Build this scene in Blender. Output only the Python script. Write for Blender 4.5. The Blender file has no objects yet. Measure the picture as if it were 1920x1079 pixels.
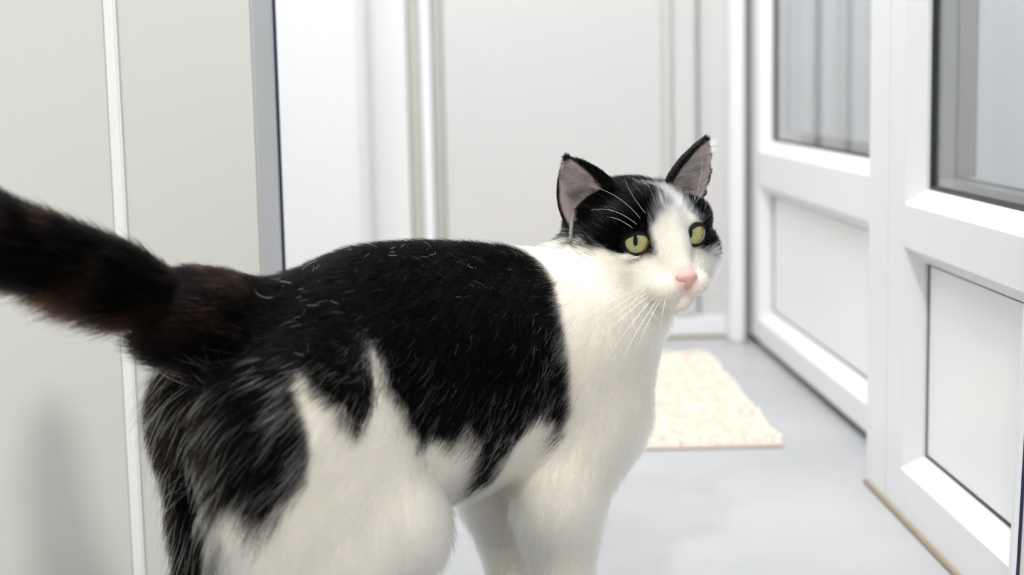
import bpy, bmesh, math, random
import numpy as np
from mathutils import Matrix, Vector

# ------------------------------------------------------------------ camera
sc = bpy.context.scene
COL = sc.collection
FPX, CAM_H = 2890.0, 0.40
PITCH = math.atan((539.5 - 160) / FPX)
ROLL = 0.020
cam_d = bpy.data.cameras.new('camera')
cam = bpy.data.objects.new('camera', cam_d)
COL.objects.link(cam)
c_f = Vector((0, math.cos(PITCH), -math.sin(PITCH)))
c_u = Vector((0, math.sin(PITCH), math.cos(PITCH)))
c_r = Vector((1, 0, 0))
r_ = c_r * math.cos(ROLL) - c_u * math.sin(ROLL)
u_ = c_u * math.cos(ROLL) + c_r * math.sin(ROLL)
cam.matrix_world = Matrix((
    (r_.x, u_.x, -c_f.x, 0.0),
    (r_.y, u_.y, -c_f.y, 0.0),
    (r_.z, u_.z, -c_f.z, CAM_H),
    (0, 0, 0, 1)))
cam_d.sensor_width = 36
cam_d.lens = 36 * FPX / 1920
cam_d.clip_start = 0.02
cam_d.dof.use_dof = True
cam_d.dof.focus_distance = 1.045
cam_d.dof.aperture_fstop = 5.4
sc.camera = cam

# ------------------------------------------------------------------ world, lights, exposure
wd = bpy.data.worlds.new('world')
sc.world = wd
wd.use_nodes = True
wd.node_tree.nodes['Background'].inputs[0].default_value = (0.96, 0.98, 1.0, 1)
wd.node_tree.nodes['Background'].inputs[1].default_value = 1.12


def area(name, loc, target, size, size_y, power, color=(1, 1, 1)):
    d = bpy.data.lights.new(name, 'AREA')
    d.shape = 'RECTANGLE'
    d.size, d.size_y = size, size_y
    d.energy = power
    d.color = color
    o = bpy.data.objects.new(name, d)
    COL.objects.link(o)
    o.location = loc
    o.rotation_euler = (Vector(target) - Vector(loc)).to_track_quat('-Z', 'Y').to_euler()
    return o


area('ceiling_lamp_over_cat', (0.05, 0.55, 2.15), (0.05, 0.55, 0), 0.5, 1.1, 10, (1, 0.985, 0.96))
area('ceiling_lamp_at_end', (-0.62, 1.80, 2.15), (-0.45, 1.9, 0), 0.5, 0.7, 21, (1, 0.99, 0.98))
area('ceiling_lamp_behind', (-0.22, -1.05, 2.10), (-0.3, 1.0, 0.2), 0.13, 0.13, 40, (1.0, 0.99, 0.97))
area('pen_lamp', (0.70, 1.5, 1.9), (0.85, 1.5, 0), 0.4, 1.6, 66, (0.92, 0.965, 1.0))

sc.view_settings.view_transform = 'Standard'
sc.view_settings.look = 'None'
sc.view_settings.gamma = 1.0
sc.view_settings.use_curve_mapping = False
sc.view_settings.exposure = -0.17
sc.cycles.max_bounces = 10
sc.cycles.transparent_max_bounces = 8

rng = np.random.default_rng(7)
random.seed(7)


# ------------------------------------------------------------------ materials
def mat(name, color, rough=0.5, spec=0.5, bump=None, var=None, coat=0.0):
    m = bpy.data.materials.new(name)
    m.use_nodes = True
    nt = m.node_tree
    b = nt.nodes['Principled BSDF']
    b.inputs['Base Color'].default_value = (*color, 1)
    b.inputs['Roughness'].default_value = rough
    b.inputs['Specular IOR Level'].default_value = spec
    b.inputs['Coat Weight'].default_value = coat
    tc = nt.nodes.new('ShaderNodeTexCoord')
    if var:
        scale, amount = var
        n = nt.nodes.new('ShaderNodeTexNoise')
        n.inputs['Scale'].default_value = scale
        n.inputs['Detail'].default_value = 5
        nt.links.new(tc.outputs['Object'], n.inputs['Vector'])
        mx = nt.nodes.new('ShaderNodeMix')
        mx.data_type = 'RGBA'
        mx.inputs[6].default_value = (*[max(0, c * (1 - amount)) for c in color], 1)
        mx.inputs[7].default_value = (*[min(1, c * (1 + amount)) for c in color], 1)
        nt.links.new(n.outputs['Fac'], mx.inputs[0])
        nt.links.new(mx.outputs[2], b.inputs['Base Color'])
    if bump:
        scale, strength = bump
        n = nt.nodes.new('ShaderNodeTexNoise')
        n.inputs['Scale'].default_value = scale
        nt.links.new(tc.outputs['Object'], n.inputs['Vector'])
        bp = nt.nodes.new('ShaderNodeBump')
        bp.inputs['Strength'].default_value = strength
        bp.inputs['Distance'].default_value = 0.001
        nt.links.new(n.outputs['Fac'], bp.inputs['Height'])
        nt.links.new(bp.outputs['Normal'], b.inputs['Normal'])
    return m


M_PVC = mat('white_pvc', (0.73, 0.73, 0.747), 0.32, 0.5)
M_PANEL = mat('white_panel', (0.80, 0.80, 0.81), 0.30, 0.5)
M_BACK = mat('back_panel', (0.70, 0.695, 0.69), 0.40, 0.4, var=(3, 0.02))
M_BACK_DIM = mat('back_panel_dim', (0.56, 0.545, 0.54), 0.40, 0.4, var=(3, 0.02))  # darker copy of the back panel; weaker light on the right put into colour
M_GREY_SEAL = mat('grey_seal', (0.52, 0.51, 0.47), 0.6)
M_PALE_SEAL = mat('pale_seal', (0.70, 0.695, 0.68), 0.6)
M_GAP_SHADE = mat('painted_gap_shade', (0.09, 0.092, 0.08), 0.6)  # dark colour painted in for the shade inside the frame gap
M_BLACK_SEAL = mat('black_seal', (0.02, 0.021, 0.022), 0.5)
M_NAVY_SEAL = mat('navy_seal', (0.008, 0.012, 0.05), 0.45)
M_SPACER = mat('spacer_bar', (0.30, 0.31, 0.31), 0.45)
M_CREAM = mat('cream_cladding', (0.625, 0.625, 0.578), 0.45, 0.4, var=(2.2, 0.03))
M_BEAD = mat('cladding_joint', (0.83, 0.845, 0.81), 0.4)
M_END_SHADE = mat('end_shade_grey', (0.47, 0.48, 0.48), 0.42, 0.5)  # shade of the end turned from the light, put into the colour
M_CAULK = mat('tan_sealant', (0.28, 0.24, 0.17), 0.7, 0.2, var=(40, 0.15))
M_CEIL = mat('ceiling_white', (0.85, 0.85, 0.85), 0.8, 0.2)
M_PEN = mat('pen_wall', (0.68, 0.76, 0.85), 0.5, 0.3)

# vinyl floor: light grey with faint scuffs
M_FLOOR = bpy.data.materials.new('grey_vinyl')
M_FLOOR.use_nodes = True
_nt = M_FLOOR.node_tree
_b = _nt.nodes['Principled BSDF']
_b.inputs['Roughness'].default_value = 0.42
_b.inputs['Specular IOR Level'].default_value = 0.4
_tc = _nt.nodes.new('ShaderNodeTexCoord')
_n1 = _nt.nodes.new('ShaderNodeTexNoise')
_n1.inputs['Scale'].default_value = 4.0
_n1.inputs['Detail'].default_value = 6
_n2 = _nt.nodes.new('ShaderNodeTexNoise')
_n2.inputs['Scale'].default_value = 55.0
_n2.inputs['Detail'].default_value = 3
_r1 = _nt.nodes.new('ShaderNodeValToRGB')
_r1.color_ramp.elements[0].position = 0.35
_r1.color_ramp.elements[0].color = (0.355, 0.360, 0.370, 1)
_r1.color_ramp.elements[1].position = 0.65
_r1.color_ramp.elements[1].color = (0.42, 0.42, 0.426, 1)
_r2 = _nt.nodes.new('ShaderNodeValToRGB')
_r2.color_ramp.elements[0].position = 0.22
_r2.color_ramp.elements[0].color = (0.72, 0.71, 0.70, 1)
_r2.color_ramp.elements[1].position = 0.30
_r2.color_ramp.elements[1].color = (1, 1, 1, 1)
_mx = _nt.nodes.new('ShaderNodeMix')
_mx.data_type = 'RGBA'
_mx.blend_type = 'MULTIPLY'
_mx.inputs[0].default_value = 1.0
for _n in (_n1, _n2):
    _nt.links.new(_tc.outputs['Object'], _n.inputs['Vector'])
_nt.links.new(_n1.outputs['Fac'], _r1.inputs[0])
_nt.links.new(_n2.outputs['Fac'], _r2.inputs[0])
_nt.links.new(_r1.outputs[0], _mx.inputs[6])
_nt.links.new(_r2.outputs[0], _mx.inputs[7])
_nt.links.new(_mx.outputs[2], _b.inputs['Base Color'])

M_GLASS = bpy.data.materials.new('clear_glass')
M_GLASS.use_nodes = True
_b = M_GLASS.node_tree.nodes['Principled BSDF']
_b.inputs['Base Color'].default_value = (0.97, 0.985, 0.99, 1)
_b.inputs['Roughness'].default_value = 0.0
_b.inputs['IOR'].default_value = 1.45
_b.inputs['Transmission Weight'].default_value = 1.0


# ------------------------------------------------------------------ helpers
def link(name, me, parent=None, m=None, smooth=False):
    o = bpy.data.objects.new(name, me)
    COL.objects.link(o)
    if parent:
        o.parent = parent
    if m:
        me.materials.append(m)
    if smooth:
        for p in me.polygons:
            p.use_smooth = True
    return o


def obj(name, bm, m, parent=None, smooth=False):
    me = bpy.data.meshes.new(name)
    bmesh.ops.recalc_face_normals(bm, faces=bm.faces)
    bm.to_mesh(me)
    bm.free()
    return link(name, me, parent, m, smooth)


def add_box(bm, lo, hi, bevel=0.0):
    b2 = bmesh.new()
    bmesh.ops.create_cube(b2, size=1)
    for v in b2.verts:
        v.co = Vector([lo[i] + (v.co[i] + 0.5) * (hi[i] - lo[i]) for i in range(3)])
    if bevel:
        bmesh.ops.bevel(b2, geom=b2.edges[:], offset=bevel, segments=2, affect='EDGES')
    vm = {v: bm.verts.new(v.co) for v in b2.verts}
    for f in b2.faces:
        bm.faces.new([vm[v] for v in f.verts])
    b2.free()


def box(name, lo, hi, m, parent=None, bevel=0.0):
    bm = bmesh.new()
    add_box(bm, lo, hi, bevel)
    return obj(name, bm, m, parent, False)


def empty(name, loc=(0, 0, 0), rz=0.0):
    o = bpy.data.objects.new(name, None)
    COL.objects.link(o)
    o.location = loc
    o.rotation_euler = (0, 0, rz)
    o.empty_display_size = 0.05
    return o


def tag(o, label=None, cat=None, group=None, kind=None):
    if label: o['label'] = label
    if cat: o['category'] = cat
    if group: o['group'] = group
    if kind: o['kind'] = kind
    return o


def struct(name, lo, hi, m, bevel=0.0, label=None, cat=None):
    o = box(name, lo, hi, m, None, bevel)
    return tag(o, label, cat, None, 'structure')


# ------------------------------------------------------------------ the setting
struct('floor', (-1.3, -2.0, -0.05), (1.15, 2.62, 0.0), M_FLOOR,
       label='light grey vinyl floor of the corridor', cat='floor')
struct('ceiling', (-1.3, -0.6, 2.3), (1.15, 2.62, 2.36), M_CEIL,
       label='plain white corridor ceiling', cat='ceiling')

# back wall: slab plus upright boards with recessed grey joints, seen past the cat
wb = struct('wall_back', (-1.3, 2.43, 0.0), (1.15, 2.55, 2.3), M_BACK,
            label='white panelled wall closing the corridor end', cat='wall')
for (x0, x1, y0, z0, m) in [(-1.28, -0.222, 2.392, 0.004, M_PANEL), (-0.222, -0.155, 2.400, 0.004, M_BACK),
                            (-0.1340, -0.1180, 2.398, 0.004, M_PVC), (-0.0990, 0.2385, 2.400, 0.036, M_BACK_DIM),
                            (0.2550, 0.2880, 2.392, 0.036, M_BACK_DIM), (0.2960, 0.345, 2.402, 0.036, M_BACK_DIM)]:
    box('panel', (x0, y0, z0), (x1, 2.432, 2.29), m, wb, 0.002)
box('joint_strip', (-0.230, 2.384, 0.004), (-0.216, 2.40, 2.29), M_PVC, wb, 0.004)
for (x0, x1) in [(-0.153, -0.136), (-0.116, -0.101), (0.2395, 0.2540), (0.2885, 0.2955)]:
    box('joint_seal', (x0, 2.418, 0.004), (x1, 2.4315, 2.29), M_GREY_SEAL if x0 < 0 else M_PALE_SEAL, wb)
tag(box('baseboard_back', (-0.10, 2.394, 0.0), (0.345, 2.4315, 0.036), M_PVC, None, 0.002),
    'low white baseboard under the end wall', 'baseboard', None, 'structure')
tag(box('trim_1', (0.06, 2.386, 0.0), (0.338, 2.394, 0.005), M_CAULK), 'tan sealant line painting in the gap shadow at foot of the end wall', 'trim', None, 'structure')  # tan colour stands in for the shadow between floor and baseboard
tag(box('trim_2', (0.334, 2.335, 0.0), (0.3560, 2.43, 2.3), M_PVC, None, 0.003),
    'narrow white corner post beside the closed white door', 'post', None, 'structure')

# left cladding: two cream boards, a pale joint between them, end return painted darker for its shade, black seal
wl = struct('wall_left', (-1.3, 1.215, 0.0), (-0.1975, 1.30, 2.3), M_CREAM,
            label='cream clad wall end behind the black tail', cat='wall')
box('panel', (-1.3, 1.205, 0.002), (-0.3095, 1.216, 2.29), M_CREAM, wl, 0.0015)
box('panel', (-0.3005, 1.205, 0.002), (-0.1965, 1.216, 2.29), M_CREAM, wl, 0.0015)
box('joint_strip', (-0.3097, 1.2012, 0.002), (-0.3003, 1.2155, 2.29), M_BEAD, wl, 0.0015)
box('end_cap', (-0.1976, 1.205, 0.002), (-0.1945, 1.302, 2.29), M_END_SHADE, wl, 0.001)
box('seal', (-0.1985, 1.302, 0.002), (-0.1925, 1.3065, 2.29), M_NAVY_SEAL, wl)
struct('wall_left_side', (-1.3, -0.6, 0.0), (-1.2, 1.21, 2.3), M_CREAM, label='cream side wall of the corridor', cat='wall')
struct('wall_left_rear', (-1.3, 1.31, 0.0), (-1.0, 2.42, 2.3), M_BACK, label='white side wall beyond the cream wall end', cat='wall')

# right-hand glazed doors.  local frame: x into the wall, y along it (away), z up
WALL_P, WALL_RZ = (0.3513, 1.438, 0.0), 0.015


def bead_set(name_prefix, parent, y0, y1, z0, z1, b, rec, m):
    """four mitred sloping beads round an opening (outer rectangle given on the face)"""
    out = [(y0, z0), (y1, z0), (y1, z1), (y0, z1)]
    inn = [(y0 + b, z0 + b), (y1 - b, z0 + b), (y1 - b, z1 - b), (y0 + b, z1 - b)]
    for k in range(4):
        a, c = k, (k + 1) % 4
        bm = bmesh.new()
        v = [bm.verts.new(p) for p in (
            (0.0, *out[a]), (0.0, *out[c]), (rec, *inn[c]), (rec, *inn[a]),
            (rec + 0.004, *out[a]), (rec + 0.004, *out[c]), (rec + 0.004, *inn[c]), (rec + 0.004, *inn[a]))]
        for f in ((0, 1, 2, 3), (4, 5, 6, 7), (0, 1, 5, 4), (3, 2, 6, 7), (0, 3, 7, 4), (1, 2, 6, 5)):
            bm.faces.new([v[i] for i in f])
        obj('glazing_bead', bm, m, parent)
    return inn[0][0], inn[2][0], inn[0][1], inn[2][1]


def gasket(parent, y0, y1, z0, z1, x, w, m, depth=0.004, name='gasket'):
    bm = bmesh.new()
    add_box(bm, (x, y0, z0), (x + depth, y0 + w, z1))
    add_box(bm, (x, y1 - w, z0), (x + depth, y1, z1))
    add_box(bm, (x, y0 + w, z0), (x + depth, y1 - w, z0 + w))
    add_box(bm, (x, y0 + w, z1 - w), (x + depth, y1 - w, z1))
    return obj(name, bm, m, parent)


def glazed_door(root, y0, y1, zb, ztop, st0, st1, low, mid, top, b, rec, gap):
    """y0..y1 leaf, st0/st1 stile widths, low/mid/top=(z0,z1) of rails"""
    T = 0.06
    box('stile', (0, y1 - st1, zb), (T, y1, ztop), M_PVC, root, 0.001)
    box('stile', (0, y0, zb), (T, y0 + st0, ztop), M_PVC, root, 0.001)
    ya, yb = y0 + st0, y1 - st1
    for (z0, z1) in (low, mid, top):
        box('rail', (0, ya, z0), (T, yb, z1), M_PVC, root)
    # lower infill panel
    i0, i1, k0, k1 = bead_set('bead', root, ya, yb, low[1], mid[0], b, rec, M_PVC)
    gasket(root, i0, i1, k0, k1, rec + 0.003, gap, M_BLACK_SEAL)
    box('panel', (rec + 0.004, i0 + gap, k0 + gap), (rec + 0.03, i1 - gap, k1 - gap), M_PANEL, root, 0.0006)
    # glass
    i0, i1, k0, k1 = bead_set('bead', root, ya, yb, mid[1], top[0], b, rec, M_PVC)
    gasket(root, i0, i1, k0, k1, rec + 0.003, 0.0035, M_BLACK_SEAL, 0.003)
    box('pane', (rec + 0.006, i0, k0), (rec + 0.010, i1, k1), M_GLASS, root)
    gasket(root, i0, i1, k0, k1, rec + 0.0102, 0.010, M_SPACER, 0.015, 'spacer_bar')
    box('pane', (rec + 0.0255, i0, k0), (rec + 0.0295, i1, k1), M_GLASS, root)
    gasket(root, i0 - 0.004, i1 + 0.004, k0 - 0.004, k1 + 0.004, rec + 0.030, 0.016, M_SPACER, 0.016, 'inner_bead')


d1 = empty('door_1', WALL_P, WALL_RZ)
tag(d1, 'white glazed door set flush with the post, foot sealed in tan', 'door', None, 'structure')
glazed_door(d1, -0.85, -0.010, 0.0, 1.98, 0.0635, 0.0530, (0.0, 0.0455), (0.2495, 0.2875), (1.90, 1.98), 0.0135, 0.0155, 0.0022)
post = box('trim_3', (0.0, -0.0090, 0.0), (0.085, 0.066, 2.0), M_PVC, None, 0.0015)
post.location, post.rotation_euler = WALL_P, (0, 0, WALL_RZ)
tag(post, 'white upright post between the two glazed doors', 'post', None, 'structure')
seal = box('trim_4', (-0.0045, -0.85, 0.0), (0.002, 0.060, 0.0040), M_CAULK, None, 0.001)
seal.location, seal.rotation_euler = WALL_P, (0, 0, WALL_RZ)
tag(seal, 'tan sealant line along foot of the flush glazed door', 'trim', None, 'structure')

d2 = empty('door_2', (0.3865, 1.65, 0.0), 0.0297)
tag(d2, 'white glazed door hung behind the post with a dark gap under it', 'door', None, 'structure')
glazed_door(d2, -0.140, 0.690, 0.014, 1.98, 0.05, 0.062, (0.014, 0.0445), (0.2465, 0.2960), (1.90, 1.98), 0.0150, 0.0150, 0.0016)
jam = box('trim_5', (0.008, 0.692, 0.0), (0.075, 0.742, 2.0), M_GAP_SHADE)  # solid dark strip in place of the gap's shade
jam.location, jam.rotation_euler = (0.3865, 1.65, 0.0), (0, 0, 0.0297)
tag(jam, 'dark strip painted as the shaded frame gap between door and corner post', 'trim', None, 'structure')
struct('wall_right', (0.36, 0.55, 2.0), (0.46, 2.43, 2.3), M_PVC, label='white wall strip over the glazed doors', cat='wall')
# the pen beyond the glass
struct('wall_pen', (0.95, 0.2, 0.0), (1.05, 2.43, 2.3), M_PEN, label='pale blue grey pen wall seen through the door glass', cat='wall')
for i, (y0, y1) in enumerate(((1.02, 1.22),)):
    o = box('trim_%d' % (6 + i), (0.935, y0, 0.0), (0.949, y1, 2.25), M_BACK, None, 0.002)
    tag(o, 'upright pale panel on the pen wall behind the glass', 'panel', None, 'structure')

# slim white door edge close at the right, leaning a little, with a dark seal
ed = empty('door_3', (0.3285, 1.000, 0.0), 0.0)
ed.rotation_euler = (0, math.radians(1.9), 0)
tag(ed, 'slim edge of an open white door with a dark blue seal', 'door', None, 'structure')
box('door_edge', (0.0, 0.0, 0.0), (0.0038, 0.005, 0.60), M_PVC, ed, 0.0005)
box('seal', (0.0038, 0.001, 0.0), (0.0062, 0.005, 0.60), M_NAVY_SEAL, ed)
box('leaf', (0.0062, 0.003, 0.0), (0.10, 0.009, 0.60), M_CREAM, ed, 0.001)

# ------------------------------------------------------------------ rug
def make_curves(name, pts, rad, col, m, parent):
    N, K, _ = pts.shape
    hc = bpy.data.hair_curves.new(name)
    hc.add_curves([K] * N)
    hc.attributes['position'].data.foreach_set('vector', pts.astype(np.float32).ravel())
    ra = hc.attributes.get('radius') or hc.attributes.new('radius', 'FLOAT', 'POINT')
    ra.data.foreach_set('value', rad.astype(np.float32).ravel())
    ca = hc.attributes.new('hair_color', 'FLOAT_COLOR', 'CURVE')
    ca.data.foreach_set('color', np.concatenate([col, np.ones((N, 1))], 1).astype(np.float32).ravel())
    hc.materials.append(m)
    o = bpy.data.objects.new(name, hc)
    COL.objects.link(o)
    o.parent = parent
    return o


RUG_X0, RUG_X1, RUG_Y0, RUG_Y1 = -0.10, 0.290, 1.655, 2.215
rug = empty('rug', (RUG_X1, RUG_Y0, 0.0), math.radians(0.9))
tag(rug, 'cream tufted rectangular rug lying on the grey floor', 'rug')
RW, RL = RUG_X1 - RUG_X0, RUG_Y1 - RUG_Y0
M_RUGB = mat('rug_backing', (0.90, 0.82, 0.67), 0.9, 0.1)
M_HEM = mat('rug_hem', (0.82, 0.72, 0.64), 0.9, 0.1)
box('backing', (-RW, 0.0, 0.0005), (0.0, RL, 0.005), M_RUGB, rug, 0.001)
bm = bmesh.new()
for lo, hi in (((-RW - 0.004, -0.004, 0.0003), (0.004, 0.004, 0.0075)), ((-RW - 0.004, RL - 0.004, 0.0003), (0.004, RL + 0.004, 0.0075)),
               ((-0.004, 0.004, 0.0003), (0.004, RL - 0.004, 0.0075)), ((-RW - 0.004, 0.004, 0.0003), (-RW + 0.004, RL - 0.004, 0.0075))):
    add_box(bm, lo, hi, 0.002)
obj('hem', bm, M_HEM, rug)
M_TUFT = bpy.data.materials.new('rug_pile')
M_TUFT.use_nodes = True
_b = M_TUFT.node_tree.nodes['Principled BSDF']
_b.inputs['Roughness'].default_value = 0.9
_b.inputs['Specular IOR Level'].default_value = 0.1
_a = M_TUFT.node_tree.nodes.new('ShaderNodeAttribute'); _a.attribute_name = 'hair_color'
M_TUFT.node_tree.links.new(_a.outputs['Color'], _b.inputs['Base Color'])
nt_ = 34000
rp = np.stack([-rng.random(nt_) * RW, rng.random(nt_) * RL, np.full(nt_, 0.004)], 1)
lump = np.sin(rp[:, 0] * 95 + 2 * np.sin(rp[:, 1] * 40)) * np.sin(rp[:, 1] * 80 + 2 * np.sin(rp[:, 0] * 55))
ln = 0.010 + 0.002 * lump
tilt = rng.normal(size=(nt_, 2)) * 0.45
dd = np.concatenate([tilt, np.ones((nt_, 1))], 1); dd /= np.linalg.norm(dd, axis=1, keepdims=True)
rpts = np.stack([rp, rp + dd * (ln * 0.5)[:, None], rp + (dd + [0, 0, -0.25]) * ln[:, None]], 1)
cv = rng.random((nt_, 1))
rcol = np.array([0.89, 0.805, 0.705]) * (0.90 + 0.14 * cv) * (0.97 + 0.05 * lump[:, None])
rcol = rcol * 0.8 + np.array([0.93, 0.89, 0.80]) * 0.2
pile = make_curves('pile', rpts, np.tile(np.array([0.0014, 0.0015, 0.0009]), (nt_, 1)), np.clip(rcol, 0, 0.93), M_TUFT, rug)
tag(pile, None, None, None, 'stuff')

# ------------------------------------------------------------------ the cat
# cat frame: u forward along the spine, v to its left, z up; head frame: x across the face, y out of the face, z up
CAT_R, CAT_A = np.array([-0.152, 0.92, 0.0]), math.radians(40)


def to_cat_dir(d):
    c, s = math.cos(CAT_A), math.sin(CAT_A)
    return np.array([d[0] * c + d[1] * s, -d[0] * s + d[1] * c, d[2]])


def to_cat(p):
    return to_cat_dir(np.asarray(p, float) - CAT_R)


HYAW, HPITCH, HROLL = math.radians(26.0), math.radians(-9.5), math.radians(4.0)
_f = np.array([math.sin(HYAW) * math.cos(HPITCH), -math.cos(HYAW) * math.cos(HPITCH), math.sin(HPITCH)])
_x = np.array([math.cos(HYAW), math.sin(HYAW), 0.0])
_z = np.cross(_x, _f) * -1.0
_x2 = _x * math.cos(HROLL) + _z * math.sin(HROLL)
_z2 = _z * math.cos(HROLL) - _x * math.sin(HROLL)
EYE_MID_W = np.array([0.1092, 1.055, 0.2920])
HX, HY, HZ = to_cat_dir(_x2), to_cat_dir(_f), to_cat_dir(_z2)
HC = to_cat(EYE_MID_W) - 0.0365 * HY - 0.0085 * HZ
HM = np.stack([HX, HY, HZ], 1)          # columns


def hp(x, y, z):
    return HC + HM @ np.array([x, y, z], float)


def hl(P):
    return (P - HC) @ HM


# ---- signed distances, smooth union, surface nets
def d_ell(P, c, r, M=None):
    Q = P - np.asarray(c, np.float32)
    if M is not None:
        Q = Q @ np.asarray(M, np.float32)
    r = np.asarray(r, np.float32)
    k0 = np.sqrt(((Q / r) ** 2).sum(-1)) + 1e-9
    k1 = np.sqrt(((Q / (r * r)) ** 2).sum(-1)) + 1e-9
    return k0 * (k0 - 1) / k1


def d_cap(P, a, b, ra, rb, flat=1.0):
    a, b = np.asarray(a, np.float32), np.asarray(b, np.float32)
    Q = P - a
    ab = b - a
    if flat != 1.0:
        Q = Q.copy(); Q[..., 1] /= flat
        ab = ab.copy(); ab[1] /= flat
    t = np.clip((Q @ ab) / (ab @ ab), 0, 1)
    d = np.sqrt(((Q - t[..., None] * ab) ** 2).sum(-1))
    return (d - (ra + (rb - ra) * t)) * (min(1.0, flat))


# ears: base centre, tip, opening direction, half width (head frame)
EARS = {
    -1: dict(B=(-0.0335, -0.012, 0.0240), T=(-0.0515, -0.020, 0.0610), O=(-0.25, 0.95, 0.10), W=0.0225),
    +1: dict(B=(0.0400, -0.012, 0.0240), T=(0.0600, -0.012, 0.0645), O=(0.10, 0.98, 0.05), W=0.0185),
}
for e in EARS.values():
    B, T = np.array(e['B']), np.array(e['T'])
    ez = T - B
    e['L'] = float(np.linalg.norm(ez)); ez /= e['L']
    ey = np.array(e['O'], float); ey -= ez * (ey @ ez); ey /= np.linalg.norm(ey)
    ex = np.cross(ey, ez)
    e['F'] = np.stack([ex, ey, ez], 1)


def ear_coords(Ph, e):
    Q = (Ph - np.array(e['B'])) @ e['F']
    return Q[..., 0], Q[..., 1], Q[..., 2]


def ear_w(t, W):
    t = np.clip(t, -0.4, 1.0)
    return W * np.clip(1 - np.clip(t, 0, 1) ** 1.6, 0, 1) ** 0.72 * (1 + 0.08 * np.sin(np.pi * np.clip(t, 0, 1)))


def ear_mid(a, t, W):
    w = np.maximum(ear_w(t, W), 0.004)
    q = np.clip((a / w) ** 2, 0, 1.2)
    return -0.0115 * (1 - q) * np.clip(1.05 - t, 0, 1.3)


def d_ear(Ph, e):
    a, b, c = ear_coords(Ph, e)
    t = c / e['L']
    f = ear_mid(a, t, e['W'])
    th = 0.0021
    d1 = np.abs(b - f) * 0.75 - th
    d2 = (np.abs(a) - ear_w(t, e['W'])) * 0.85
    d3 = np.maximum(c - e['L'], -c - 0.016)
    return np.maximum(np.maximum(d1, d2), d3)


EYES = {s: dict(C=np.array([s * 0.0222, 0.0255, 0.0085]), r=0.0116) for s in (-1, 1)}
for s, e in EYES.items():
    g = np.array([s * 0.22, 1.0, 0.03]); g /= np.linalg.norm(g)
    ex = np.cross(g, (0, 0, 1)) ; ex /= np.linalg.norm(ex)      # across the eye
    ez = np.cross(ex, g)
    e['G'], e['X'], e['Z'] = g, ex * np.sign(ex[0]) * s, ez     # X points outward from the nose

TAIL = np.array([[0.004, 0.0, 0.248], [-0.030, -0.002, 0.2610], [-0.0668, -0.0040, 0.2830], [-0.1008, -0.0075, 0.3005],
                 [-0.1313, -0.0085, 0.3150], [-0.1607, -0.0095, 0.3290], [-0.1950, -0.0080, 0.3500],
                 [-0.2220, -0.0040, 0.3860], [-0.2360, 0.000, 0.430], [-0.2400, 0.004, 0.475], [-0.2400, 0.006, 0.505]])
TAIL_R = [0.018, 0.0165, 0.0145, 0.0138, 0.0132, 0.0128, 0.0122, 0.0115, 0.0105, 0.0090, 0.0060]

PR = []          # (function, lo, hi, k, group)


def E_(g, c, r, k=0.02, M=None):
    c = np.array(c, float); R = max(r)
    PR.append((lambda P, c=c, r=r, M=M: d_ell(P, c, r, M), c - R, c + R, k, g))


def C_(g, a, b, ra, rb, k=0.02, flat=1.0):
    a, b = np.array(a, float), np.array(b, float); R = max(ra, rb)
    PR.append((lambda P, a=a, b=b, ra=ra, rb=rb, fl=flat: d_cap(P, a, b, ra, rb, fl), np.minimum(a, b) - R, np.maximum(a, b) + R, k, g))


# trunk
E_('body', (0.007, 0, 0.217), (0.052, 0.052, 0.060), 0.03)
E_('body', (0.088, 0, 0.215), (0.106, 0.062, 0.083), 0.03)
E_('body', (0.165, 0, 0.211), (0.098, 0.060, 0.080), 0.03)
E_('body', (0.228, 0, 0.208), (0.062, 0.054, 0.066), 0.03)
E_('body', (0.248, -0.006, 0.205), (0.037, 0.042, 0.055), 0.03)
C_('body', (0.235, -0.004, 0.228), (0.277, -0.017, 0.272), 0.047, 0.037, 0.022)
C_('body', (0.252, -0.010, 0.198), (0.286, -0.026, 0.240), 0.036, 0.028, 0.025)
# legs
for s in (-1, 1):
    E_('leg', (0.012 if s > 0 else 0.000, s * 0.041, 0.150), (0.052 if s > 0 else 0.056, 0.026, 0.086), 0.025)                                # haunch
    C_('leg', (0.005, s * 0.034, 0.205), (0.058, s * 0.046, 0.135), 0.052, 0.032, 0.025, 0.75)     # thigh
    C_('leg', (0.055, s * 0.046, 0.132), (-0.030, s * 0.044, 0.082), 0.030, 0.017, 0.02)            # shank
    C_('leg', (-0.030, s * 0.044, 0.082), (-0.010, s * 0.042, 0.020), 0.015, 0.013, 0.012)          # metatarsus
    E_('leg', (0.008, s * 0.042, 0.0125), (0.028, 0.016, 0.0125), 0.010)                            # hind paw
    fu = 0.0 if s < 0 else 0.008
    C_('leg', (0.235, s * 0.040, 0.225), (0.245, s * 0.036, 0.170), 0.038, 0.028, 0.02, 0.7)       # shoulder
    C_('leg', (0.245, s * 0.036, 0.170), (0.205 + fu, s * 0.037, 0.118), 0.028, 0.026, 0.02, 0.85)  # upper arm
    C_('leg', (0.205 + fu, s * 0.036, 0.118), (0.214 + fu, s * 0.034, 0.040), 0.0235, 0.0155, 0.018)  # forearm
    C_('leg', (0.214 + fu, s * 0.034, 0.040), (0.224 + fu, s * 0.034, 0.016), 0.0150, 0.0140, 0.01)
    E_('leg', (0.236 + fu, s * 0.034, 0.0125), (0.026, 0.0165, 0.0125), 0.010)                      # front paw
    for j in (-1, 0, 1):
        E_('leg', (0.256 + fu - 0.003 * abs(j), s * 0.034 + j * 0.010, 0.010), (0.010, 0.0055, 0.009), 0.004)
        E_('leg', (0.030 - 0.003 * abs(j), s * 0.042 + j * 0.010, 0.010), (0.010, 0.0055, 0.009), 0.004)
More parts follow.
